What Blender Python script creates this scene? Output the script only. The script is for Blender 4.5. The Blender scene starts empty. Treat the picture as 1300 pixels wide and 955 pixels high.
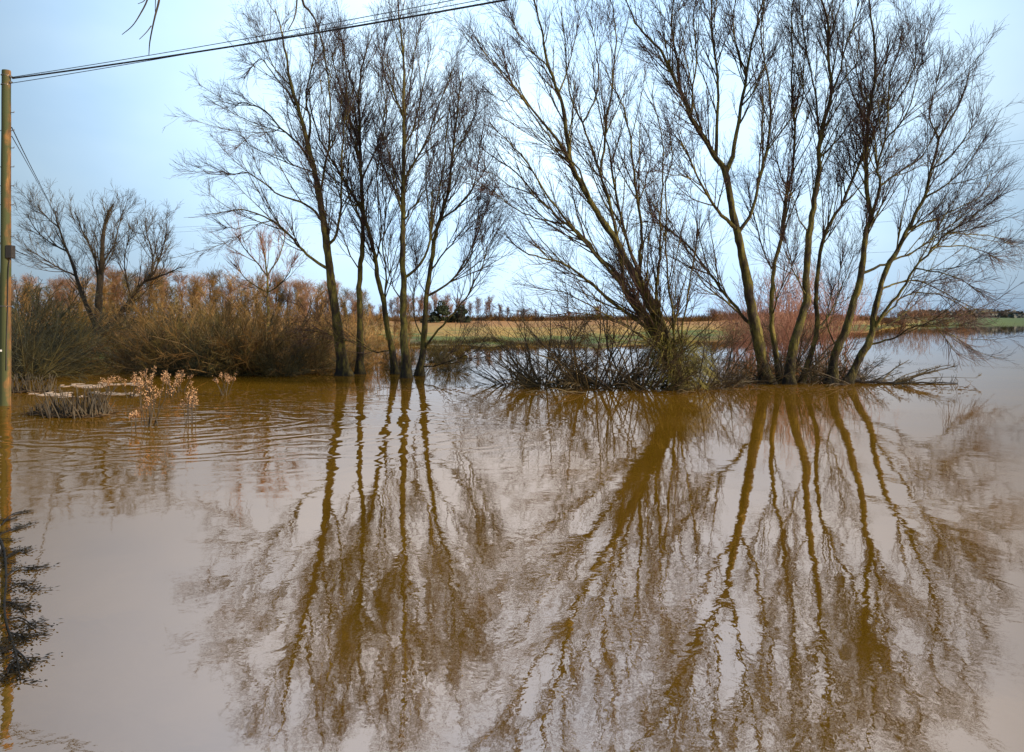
import bpy, math, random
import numpy as np
from mathutils import Vector

sc = bpy.context.scene
C = sc.collection
R = math.radians
rng = np.random.default_rng(11)
random.seed(4)

# ------------------------------------------------------------------ camera
F = 1300 * 28 / 36.0          # focal length in photo pixels
H = 2.2                       # eye height above the flood
HOR = 407.0                   # horizon row of the photo
cd = bpy.data.cameras.new('camera'); cam = bpy.data.objects.new('camera', cd); C.objects.link(cam)
cam.location = (0, 0, H); cam.rotation_euler = (R(90), 0, 0)
cd.lens = 28; cd.sensor_width = 36; cd.shift_y = -(477.5 - HOR) / 1300
cd.clip_start = 0.1; cd.clip_end = 9000
sc.camera = cam

# ------------------------------------------------------------------ world
SUN_EL, SUN_AZ = 26, 112      # azimuth measured clockwise from +Y (ahead)
w = bpy.data.worlds.new('World'); sc.world = w; w.use_nodes = True
nt = w.node_tree; nt.nodes.clear(); N = nt.nodes; Lk = nt.links
out = N.new('ShaderNodeOutputWorld'); bg = N.new('ShaderNodeBackground'); bg.inputs[1].default_value = 0.1
sky = N.new('ShaderNodeTexSky'); sky.sky_type = 'NISHITA'; sky.sun_disc = False
sky.sun_elevation = R(SUN_EL); sky.sun_rotation = R(SUN_AZ); sky.air_density = 1.3; sky.dust_density = 1.5
tc = N.new('ShaderNodeTexCoord')
mp = N.new('ShaderNodeMapping'); mp.inputs['Scale'].default_value = (1.0, 1.0, 2.2)
nz = N.new('ShaderNodeTexNoise'); nz.inputs['Scale'].default_value = 1.6; nz.inputs['Detail'].default_value = 5; nz.inputs['Roughness'].default_value = .5
Lk.new(tc.outputs['Generated'], mp.inputs[0]); Lk.new(mp.outputs[0], nz.inputs[0])
cr = N.new('ShaderNodeValToRGB')
cr.color_ramp.elements[0].position = .34; cr.color_ramp.elements[0].color = (.34, .575, .90, 1)
cr.color_ramp.elements[1].position = .68; cr.color_ramp.elements[1].color = (.62, .82, 1, 1)
Lk.new(nz.outputs[0], cr.inputs[0])
# thinner, brighter cloud ahead of the camera and up
dp = N.new('ShaderNodeVectorMath'); dp.operation = 'DOT_PRODUCT'
dirv = Vector((0.04, 1, 0.42)).normalized(); dp.inputs[1].default_value = dirv
Lk.new(tc.outputs['Generated'], dp.inputs[0])
mr = N.new('ShaderNodeMapRange'); mr.inputs[1].default_value = .76; mr.inputs[2].default_value = 1.0
mr.inputs[3].default_value = 4.1; mr.inputs[4].default_value = 13.0; mr.interpolation_type = 'SMOOTHSTEP'
Lk.new(dp.outputs['Value'], mr.inputs[0])
sc_ = N.new('ShaderNodeVectorMath'); sc_.operation = 'SCALE'
Lk.new(cr.outputs[0], sc_.inputs[0]); Lk.new(mr.outputs[0], sc_.inputs['Scale'])
mx = N.new('ShaderNodeMix'); mx.data_type = 'RGBA'; mx.inputs[0].default_value = .82
Lk.new(sky.outputs[0], mx.inputs[6]); Lk.new(sc_.outputs[0], mx.inputs[7])
Lk.new(mx.outputs[2], bg.inputs[0]); Lk.new(bg.outputs[0], out.inputs[0])

# ------------------------------------------------------------------ sun
sd = bpy.data.lights.new('sun', 'SUN'); sd.energy = 4.2; sd.angle = R(9); sd.color = (1, .84, .62)
so = bpy.data.objects.new('sun', sd); C.objects.link(so)
v = Vector((math.sin(R(SUN_AZ)) * math.cos(R(SUN_EL)), math.cos(R(SUN_AZ)) * math.cos(R(SUN_EL)), math.sin(R(SUN_EL))))
so.rotation_euler = v.to_track_quat('Z', 'Y').to_euler()

sc.view_settings.view_transform = 'Standard'; sc.view_settings.look = 'None'
sc.view_settings.gamma = 1; sc.view_settings.exposure = 0.55
sc.view_settings.use_curve_mapping = False
sc.render.resolution_x = 1024; sc.render.resolution_y = 752

# ------------------------------------------------------------------ helpers
def P(x, y, d):
    return np.array([(x - 650) / F * d, d, H + (HOR - y) / F * d])
def wl(y):                    # distance of the waterline seen at photo row y
    return H * F / (y - HOR)

def tag(o, label=None, cat=None, group=None, kind=None):
    if label: o['label'] = label
    if cat: o['category'] = cat
    if group: o['group'] = group
    if kind: o['kind'] = kind
    return o
def empty(name, loc, label, cat, group=None):
    o = bpy.data.objects.new(name, None); C.objects.link(o); o.location = loc; o.empty_display_size = .3
    return tag(o, label, cat, group)
def link(name, me, mat, parent=None):
    o = bpy.data.objects.new(name, me); C.objects.link(o)
    if mat: me.materials.append(mat)
    if parent: o.parent = parent
    return o
def mesh(name, V, Q, smooth=False):
    me = bpy.data.meshes.new(name)
    V = np.ascontiguousarray(V, dtype=np.float32); Q = np.ascontiguousarray(Q, dtype=np.int32)
    n = Q.shape[1]
    me.vertices.add(len(V)); me.vertices.foreach_set('co', V.ravel())
    me.loops.add(Q.size); me.loops.foreach_set('vertex_index', Q.ravel())
    me.polygons.add(len(Q)); me.polygons.foreach_set('loop_start', np.arange(0, Q.size, n, dtype=np.int32))
    me.polygons.foreach_set('use_smooth', np.full(len(Q), smooth, dtype=bool))
    me.update(calc_edges=True)
    return me

def norm(a): return a / (np.linalg.norm(a, axis=-1, keepdims=True) + 1e-9)
def tubes(pts, rad, S):
    """pts (N,K,3) rad (N,K) -> verts, quads"""
    n, K = rad.shape
    T = np.empty_like(pts); T[:, 1:-1] = pts[:, 2:] - pts[:, :-2]; T[:, 0] = pts[:, 1] - pts[:, 0]; T[:, -1] = pts[:, -1] - pts[:, -2]
    T = norm(T); m = norm(pts[:, -1] - pts[:, 0])
    ref = np.where(np.abs(m[:, 1:2]) > .8, np.array([[1., 0, 0]]), np.array([[0., 1, 0]]))[:, None, :]
    U = norm(np.cross(T, ref)); W = np.cross(T, U)
    a = np.arange(S) * 2 * np.pi / S
    V = pts[:, :, None, :] + rad[:, :, None, None] * (U[:, :, None, :] * np.cos(a)[None, None, :, None] + W[:, :, None, :] * np.sin(a)[None, None, :, None])
    idx = np.arange(n * K * S).reshape(n, K, S)
    A = idx[:, :-1, :]; B = np.roll(A, -1, 2); D = idx[:, 1:, :]; E = np.roll(D, -1, 2)
    return V.reshape(-1, 3), np.stack([A, B, E, D], -1).reshape(-1, 4)
class Acc:
    def __init__(s): s.V = []; s.Q = []; s.n = 0
    def add(s, V, Q):
        s.V.append(V); s.Q.append(Q + s.n); s.n += len(V); return s
    def tube(s, pts, rad, S): return s.add(*tubes(np.asarray(pts, float), np.asarray(rad, float), S))
    def mesh(s, name, org=(0, 0, 0), smooth=False):
        return mesh(name, np.concatenate(s.V) - np.asarray(org), np.concatenate(s.Q), smooth)
def box_vq(c, s, rz=0):
    c = np.array(c, float); s = np.array(s, float) / 2
    v = np.array([[x, y, z] for x in (-1, 1) for y in (-1, 1) for z in (-1, 1)], float) * s
    co, si = math.cos(rz), math.sin(rz)
    v = np.stack([v[:, 0] * co - v[:, 1] * si, v[:, 0] * si + v[:, 1] * co, v[:, 2]], 1) + c
    q = np.array([[0, 1, 3, 2], [4, 6, 7, 5], [0, 4, 5, 1], [2, 3, 7, 6], [0, 2, 6, 4], [1, 5, 7, 3]])
    return v, q

def spawn(pp, pr, n, t=(.2, 1), ang=(25, 45), ln=(1, 2), K=4, up=.1, wob=.12, rf=.6, rmax=.02, rtip=.003, taperlen=.5):
    """n children on every parent polyline"""
    M, Kp, _ = pp.shape
    pi = np.repeat(np.arange(M), n); m = len(pi)
    tt = rng.uniform(t[0], t[1], m); f = tt * (Kp - 1); i = np.minimum(f.astype(int), Kp - 2); fr = (f - i)
    p0 = pp[pi, i] * (1 - fr)[:, None] + pp[pi, i + 1] * fr[:, None]
    r0 = pr[pi, i] * (1 - fr) + pr[pi, i + 1] * fr
    T = norm(pp[pi, i + 1] - pp[pi, i])
    q = norm(np.cross(T, norm(rng.normal(size=(m, 3)))))
    a = np.radians(rng.uniform(ang[0], ang[1], m))[:, None]
    d = norm(np.cos(a) * T + np.sin(a) * q)
    L = rng.uniform(ln[0], ln[1], m) * (1 - taperlen * tt)
    pts = np.empty((m, K, 3)); pts[:, 0] = p0; st = (L / (K - 1))[:, None]
    for k in range(1, K):
        pts[:, k] = pts[:, k - 1] + d * st
        d = norm(d + rng.normal(size=(m, 3)) * wob + np.array([0, 0, up]))
    rs = np.minimum(r0 * rf, rmax); rs = np.maximum(rs, rtip)
    rad = rs[:, None] + (rtip - rs)[:, None] * np.linspace(0, 1, K)[None, :]
    return pts, rad

def smooth_line(pts, sub=3, jit=0.0):
    p = np.asarray(pts, float)
    p = np.vstack([2 * p[0] - p[1], p, 2 * p[-1] - p[-2]])
    o = []
    for i in range(1, len(p) - 2):
        for s in range(sub):
            t = s / sub
            o.append(.5 * ((2 * p[i]) + (-p[i - 1] + p[i + 1]) * t + (2 * p[i - 1] - 5 * p[i] + 4 * p[i + 1] - p[i + 2]) * t * t + (-p[i - 1] + 3 * p[i] - 3 * p[i + 1] + p[i + 2]) * t ** 3))
    o.append(p[-2]); o = np.array(o)
    if jit: o[1:-1] += rng.normal(size=(len(o) - 2, o.shape[1])) * jit
    return o
def resample(p, r, K):
    s = np.r_[0, np.cumsum(np.linalg.norm(np.diff(p, axis=0), axis=1))]; q = np.linspace(0, s[-1], K)
    return np.stack([np.interp(q, s, p[:, k]) for k in range(3)], 1), np.interp(q, s, r)

# ------------------------------------------------------------------ materials
def mat(name, build):
    m = bpy.data.materials.new(name); m.use_nodes = True; t = m.node_tree
    b = t.nodes['Principled BSDF']; build(t, b); return m
def nnode(t, kind, **kw):
    n = t.nodes.new(kind)
    for k, v in kw.items(): n.inputs[k].default_value = v
    return n
def ramp(t, fac, stops):
    r = t.nodes.new('ShaderNodeValToRGB'); e = r.color_ramp.elements
    while len(e) < len(stops): e.new(.5)
    for i, (p, c) in enumerate(stops): e[i].position = p; e[i].color = (*c, 1)
    t.links.new(fac, r.inputs[0]); return r
def coords(t, scale=(1, 1, 1)):
    c = t.nodes.new('ShaderNodeTexCoord'); m = t.nodes.new('ShaderNodeMapping'); m.inputs['Scale'].default_value = scale
    t.links.new(c.outputs['Object'], m.inputs[0]); return m.outputs[0]
def bark(name, stops, scale=5, bump=.09):
    def f(t, b):
        v = coords(t, (1, 1, .35)); n = nnode(t, 'ShaderNodeTexNoise', Scale=scale, Detail=8.0, Roughness=.65); t.links.new(v, n.inputs[0])
        r = ramp(t, n.outputs[0], stops); b.inputs['Roughness'].default_value = .85
        g = t.nodes.new('ShaderNodeNewGeometry'); sp = t.nodes.new('ShaderNodeSeparateXYZ'); t.links.new(g.outputs['Position'], sp.inputs[0])
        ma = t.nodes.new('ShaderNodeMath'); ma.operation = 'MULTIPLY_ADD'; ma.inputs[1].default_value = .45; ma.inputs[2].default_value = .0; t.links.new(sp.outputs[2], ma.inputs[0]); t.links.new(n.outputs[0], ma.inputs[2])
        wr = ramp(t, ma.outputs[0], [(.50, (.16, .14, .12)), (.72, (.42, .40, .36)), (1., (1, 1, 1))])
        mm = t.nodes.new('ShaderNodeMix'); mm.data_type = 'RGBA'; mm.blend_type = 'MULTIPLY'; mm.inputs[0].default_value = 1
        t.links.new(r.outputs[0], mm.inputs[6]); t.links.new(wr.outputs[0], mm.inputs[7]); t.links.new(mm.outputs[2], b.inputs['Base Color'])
        n2 = nnode(t, 'ShaderNodeTexNoise', Scale=scale * 2.2, Detail=8.0, Roughness=.7); t.links.new(v, n2.inputs[0])
        bp = nnode(t, 'ShaderNodeBump', Strength=.9, Distance=bump); t.links.new(n2.outputs[0], bp.inputs['Height']); t.links.new(bp.outputs[0], b.inputs['Normal'])
    return mat(name, f)
def twigm(name, c1, c2, scale=.9):
    def f(t, b):
        v = coords(t); n = nnode(t, 'ShaderNodeTexNoise', Scale=scale, Detail=3.0, Roughness=.7); t.links.new(v, n.inputs[0])
        r = ramp(t, n.outputs[0], [(.35, c1), (.65, c2)]); t.links.new(r.outputs[0], b.inputs['Base Color']); b.inputs['Roughness'].default_value = .7
    return mat(name, f)
M = {}
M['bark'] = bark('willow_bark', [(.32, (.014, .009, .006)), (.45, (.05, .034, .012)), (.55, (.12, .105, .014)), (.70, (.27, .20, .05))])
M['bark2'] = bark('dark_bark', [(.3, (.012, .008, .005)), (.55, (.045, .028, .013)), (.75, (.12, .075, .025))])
M['twig'] = twigm('willow_twig', (.030, .014, .016), (.085, .042, .030))
M['twig_olive'] = twigm('olive_twig', (.045, .035, .012), (.16, .12, .03))
M['brush'] = twigm('brush_twig', (.022, .014, .009), (.09, .062, .017))
M['scrub_brown'] = twigm('scrub_brown', (.065, .036, .011), (.34, .185, .045), .9)
M['scrub_olive'] = twigm('scrub_olive', (.045, .034, .009), (.24, .165, .035), .9)
M['pale_stem'] = twigm('pale_stem', (.08, .05, .018), (.32, .20, .07), 1.2)
M['scrub_dark'] = twigm('scrub_dark', (.022, .020, .007), (.09, .075, .02), .7)
M['far_twig'] = twigm('far_twig', (.12, .055, .03), (.34, .18, .09), .5)
M['far_pink'] = twigm('far_pink', (.20, .085, .05), (.42, .21, .14), .5)
M['moss'] = twigm('mossy_shoots', (.06, .06, .008), (.26, .22, .03), 2.)
M['reed'] = twigm('dead_reed', (.015, .010, .005), (.06, .042, .018), 3.)
M['seed'] = twigm('seed_head', (.30, .15, .06), (.60, .38, .22), 6.)
M['wire'] = twigm('wire_sheath', (.015, .015, .018), (.03, .03, .035), 2.)
M['refl_leaf'] = twigm('reflected_leaf', (.010, .007, .003), (.035, .024, .008), 5.)  # dark tone for the made-up foliage reflection on the water
M['refl_leaf'].node_tree.nodes['Principled BSDF'].inputs['Specular IOR Level'].default_value = .1
M['yew'] = twigm('evergreen_leaf', (.012, .022, .008), (.04, .055, .015), .5)
def simple(name, c, rough=.6, metal=0):
    def f(t, b):
        v = coords(t); n = nnode(t, 'ShaderNodeTexNoise', Scale=9., Detail=4.0); t.links.new(v, n.inputs[0])
        r = ramp(t, n.outputs[0], [(.3, tuple(k * .75 for k in c)), (.7, tuple(min(1, k * 1.2) for k in c))]); t.links.new(r.outputs[0], b.inputs['Base Color'])
        b.inputs['Roughness'].default_value = rough; b.inputs['Metallic'].default_value = metal
    return mat(name, f)
M['box'] = simple('black_plastic', (.03, .025, .022), .5)
M['steel'] = simple('galvanised_steel', (.25, .24, .23), .45, .8)
M['pale_streak'] = simple('pale_streak_tone', (.33, .25, .19), .9)
M['mud'] = simple('flood_debris', (.09, .055, .025), .9)
M['plate'] = simple('white_plate', (.75, .75, .72), .5)

def polem(t, b):
    v = coords(t, (1, 1, .12)); n = nnode(t, 'ShaderNodeTexNoise', Scale=14., Detail=8.0, Roughness=.7); t.links.new(v, n.inputs[0])
    r = ramp(t, n.outputs[0], [(.3, (.03, .017, .008)), (.5, (.14, .07, .022)), (.7, (.32, .16, .045))])
    g = t.nodes.new('ShaderNodeTexCoord'); s = t.nodes.new('ShaderNodeSeparateXYZ'); t.links.new(g.outputs['Object'], s.inputs[0])
    n3 = nnode(t, 'ShaderNodeTexNoise', Scale=2.5, Detail=5.0); t.links.new(g.outputs['Object'], n3.inputs[0])
    a = t.nodes.new('ShaderNodeMath'); a.operation = 'MULTIPLY_ADD'; a.inputs[1].default_value = -2.5; t.links.new(s.outputs[0], a.inputs[0]); t.links.new(n3.outputs[0], a.inputs[2])
    mk = ramp(t, a.outputs[0], [(.12, (0, 0, 0)), (.3, (1, 1, 1))])
    mixn = t.nodes.new('ShaderNodeMix'); mixn.data_type = 'RGBA'; t.links.new(mk.outputs[0], mixn.inputs[0]); t.links.new(r.outputs[0], mixn.inputs[6]); mixn.inputs[7].default_value = (.05, .06, .018, 1)
    t.links.new(mixn.outputs[2], b.inputs['Base Color']); b.inputs['Roughness'].default_value = .8
    bp = nnode(t, 'ShaderNodeBump', Strength=.6, Distance=.01); t.links.new(n.outputs[0], bp.inputs['Height']); t.links.new(bp.outputs[0], b.inputs['Normal'])
M['pole'] = mat('weathered_pole', polem)

def groundm(t, b):
    g = t.nodes.new('ShaderNodeNewGeometry'); s = t.nodes.new('ShaderNodeSeparateXYZ'); t.links.new(g.outputs['Position'], s.inputs[0])
    mpn = t.nodes.new('ShaderNodeMapping'); mpn.inputs['Scale'].default_value = (.06, .12, .3); t.links.new(g.outputs['Position'], mpn.inputs[0])
    n = nnode(t, 'ShaderNodeTexNoise', Scale=1.2, Detail=7.0, Roughness=.65); t.links.new(mpn.outputs[0], n.inputs[0])
    a = t.nodes.new('ShaderNodeMath'); a.operation = 'MULTIPLY_ADD'; a.inputs[1].default_value = .33; t.links.new(s.outputs[2], a.inputs[0])
    m2 = t.nodes.new('ShaderNodeMath'); m2.operation = 'MULTIPLY_ADD'; m2.inputs[1].default_value = 1.1; m2.inputs[2].default_value = -.55; t.links.new(n.outputs[0], m2.inputs[0]); t.links.new(m2.outputs[0], a.inputs[2])
    r = ramp(t, a.outputs[0], [(.0, (.16, .12, .04)), (.05, (.07, .11, .008)), (.17, (.14, .15, .015)), (.28, (.38, .24, .05)), (.6, (.34, .16, .04))])
    n2 = nnode(t, 'ShaderNodeTexNoise', Scale=1.5, Detail=8.0, Roughness=.7); t.links.new(g.outputs['Position'], n2.inputs[0])
    r2 = ramp(t, n2.outputs[0], [(.3, (.6, .6, .6)), (.7, (1.3, 1.3, 1.3))])
    mm = t.nodes.new('ShaderNodeMix'); mm.data_type = 'RGBA'; mm.blend_type = 'MULTIPLY'; mm.inputs[0].default_value = 1
    fr = t.nodes.new('ShaderNodeMapRange'); fr.inputs[1].default_value = 330; fr.inputs[2].default_value = 480; t.links.new(s.outputs[1], fr.inputs[0])
    gm = t.nodes.new('ShaderNodeMix'); gm.data_type = 'RGBA'; t.links.new(fr.outputs[0], gm.inputs[0]); t.links.new(r.outputs[0], gm.inputs[6]); gm.inputs[7].default_value = (.06, .10, .015, 1)
    t.links.new(gm.outputs[2], mm.inputs[6]); t.links.new(r2.outputs[0], mm.inputs[7]); t.links.new(mm.outputs[2], b.inputs['Base Color']); b.inputs['Roughness'].default_value = .95
    bp = nnode(t, 'ShaderNodeBump', Strength=.8, Distance=.15); t.links.new(n2.outputs[0], bp.inputs['Height']); t.links.new(bp.outputs[0], b.inputs['Normal'])
M['ground'] = mat('field_ground', groundm)

def waterm(t, b):
    L = t.links
    g = t.nodes.new('ShaderNodeNewGeometry'); pos = g.outputs['Position']
    def math_(op, a, b_=None, c=None):
        n = t.nodes.new('ShaderNodeMath'); n.operation = op
        for i, q in enumerate((a, b_, c)):
            if q is None: continue
            if isinstance(q, (int, float)): n.inputs[i].default_value = q
            else: L.new(q, n.inputs[i])
        return n.outputs[0]
    def noise(scale, sc3, detail, rough=.5, dist=0.):
        m = t.nodes.new('ShaderNodeMapping'); m.inputs['Scale'].default_value = sc3; L.new(pos, m.inputs[0])
        n = nnode(t, 'ShaderNodeTexNoise', Scale=scale, Detail=detail, Roughness=rough, Distortion=dist); L.new(m.outputs[0], n.inputs[0]); return n.outputs[0]
    big = noise(1.1, (1, .8, 1), 2.0)
    mid = noise(3.2, (1, .9, 1), 3.0, .55, .3)
    fine = noise(11., (1, .8, 1), 3.0, .6)
    patch = noise(.16, (1, 1.5, 1), 2.0)
    pm = t.nodes.new('ShaderNodeMapRange'); pm.inputs[1].default_value = .36; pm.inputs[2].default_value = .62; pm.inputs[3].default_value = .35; pm.inputs[4].default_value = 1.15; L.new(patch, pm.inputs[0])
    def disc(cx, cy, r0, r1, sx=1., sy=1.):
        m = t.nodes.new('ShaderNodeVectorMath'); m.operation = 'SUBTRACT'; L.new(pos, m.inputs[0]); m.inputs[1].default_value = (cx, cy, 0)
        m2 = t.nodes.new('ShaderNodeVectorMath'); m2.operation = 'MULTIPLY'; L.new(m.outputs[0], m2.inputs[0]); m2.inputs[1].default_value = (sx, sy, 1)
        l = t.nodes.new('ShaderNodeVectorMath'); l.operation = 'LENGTH'; L.new(m2.outputs[0], l.inputs[0])
        q = t.nodes.new('ShaderNodeMapRange'); q.interpolation_type = 'SMOOTHSTEP'; q.inputs[1].default_value = r0; q.inputs[2].default_value = r1; q.inputs[3].default_value = 1; q.inputs[4].default_value = 0
        L.new(l.outputs['Value'], q.inputs[0]); return l.outputs['Value'], q.outputs[0]
    # height field in metres
    h = math_('MULTIPLY', big, .0050)
    h = math_('MULTIPLY_ADD', mid, .0022, h)
    h = math_('MULTIPLY_ADD', fine, .00035, h)
    h = math_('MULTIPLY', h, pm.outputs[0])
    # calmer water far out
    sx = t.nodes.new('ShaderNodeSeparateXYZ'); L.new(pos, sx.inputs[0])
    far = t.nodes.new('ShaderNodeMapRange'); far.inputs[1].default_value = 12; far.inputs[2].default_value = 30; far.inputs[3].default_value = 1; far.inputs[4].default_value = .22; L.new(sx.outputs[1], far.inputs[0])
    h = math_('MULTIPLY', h, far.outputs[0])
    # rings spreading from the reeds at left
    d1, k1 = disc(-7.6, 17.2, 1.0, 9.0, .72, 1.)
    warp = noise(.7, (1, 1, 1), 2.0)
    ph = math_('MULTIPLY_ADD', warp, 24., math_('MULTIPLY', d1, 11.))
    h = math_('ADD', h, math_('MULTIPLY', math_('MULTIPLY', math_('MULTIPLY', math_('SINE', ph), .0068), math_('POWER', noise(.9, (1, 1, 1), 2.0), 1.2)), k1))
    bp = nnode(t, 'ShaderNodeBump', Strength=1., Distance=1.); L.new(h, bp.inputs['Height'])
    n2 = noise(.25, (1, 1, 1), 3.0)
    mud = ramp(t, n2, [(.35, (.125, .065, .003)), (.65, (.17, .090, .008))])
    L.new(mud.outputs[0], b.inputs['Base Color'])
    b.inputs['Roughness'].default_value = .015; b.inputs['IOR'].default_value = 5.2; b.inputs['Specular Tint'].default_value = (1, .71, .59, 1)
    L.new(bp.outputs[0], b.inputs['Normal'])
M['water'] = mat('muddy_flood_water', waterm)

# ------------------------------------------------------------------ ground and water
shore_px = np.array([-2500, -600, 0, 130, 300, 420, 600, 760, 900, 1000, 1100, 1180, 1240, 1300, 1700, 3500])
shore_d = np.array([30, 38, 44, 47, 52, 66, 74, 74, 104, 130, 230, 420, 620, 800, 900, 300])
def gheight(X, Y):
    X = np.asarray(X, float); Y = np.asarray(Y, float)
    d = np.maximum(Y, .1); u = X / d; px_ = 650 + u * F
    D = np.interp(px_, shore_px, shore_d) * (1 + .05 * np.sin(u * 37) + .03 * np.sin(u * 91 + 1))
    far = np.clip((d - D) * .045, -.9, None); brow = 2.35 + .0035 * np.minimum(d, 1200)
    far = np.where(far > 0, brow * (1 - np.exp(-far / brow * 1.3)), far)
    near = np.clip((2.9 - Y) * .5, -.9, .6) + .03 * np.sin(X * 1.7) * (Y < 3)
    return np.maximum(np.where(Y > 3, far, -.9), near)
az = np.unique(np.r_[np.linspace(-36, 36, 289), np.linspace(-180, 180, 121)])[:-1]
rr = np.r_[0.5, 1, 1.5, 2, 2.4, 2.8, 3.2, 3.6, 4.2, np.geomspace(5, 6000, 150)]
A_, R_ = np.meshgrid(np.radians(az), rr); GX = R_ * np.sin(A_); GY = R_ * np.cos(A_)
GZ = gheight(GX, GY)
na, nr = len(az), len(rr); idx = np.arange(na * nr).reshape(nr, na)
Q = np.stack([idx[:-1], np.roll(idx[:-1], -1, 1), np.roll(idx[1:], -1, 1), idx[1:]], -1).reshape(-1, 4)
Vg = np.stack([GX, GY, GZ], -1).reshape(-1, 3)
ci = len(Vg); Vg = np.vstack([Vg, [0, 0, .6]])
fan = np.stack([np.full(na // 2, ci), idx[0][:-1:2][:na // 2], idx[0][1::2][:na // 2], np.roll(idx[0], -2)[::2][:na // 2]], -1)
me = mesh('ground', Vg, np.vstack([Q[:, ::-1], fan[:, ::-1]]), True)
tag(link('ground', me, M['ground']), kind='structure')
wv = np.array([[-6000, 1.5, 0], [6000, 1.5, 0], [6000, 6000, 0], [-6000, 6000, 0]], float)
tag(link('flood_water', mesh('flood_water', wv, np.array([[0, 1, 2, 3]])), M['water']), kind='structure')

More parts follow.
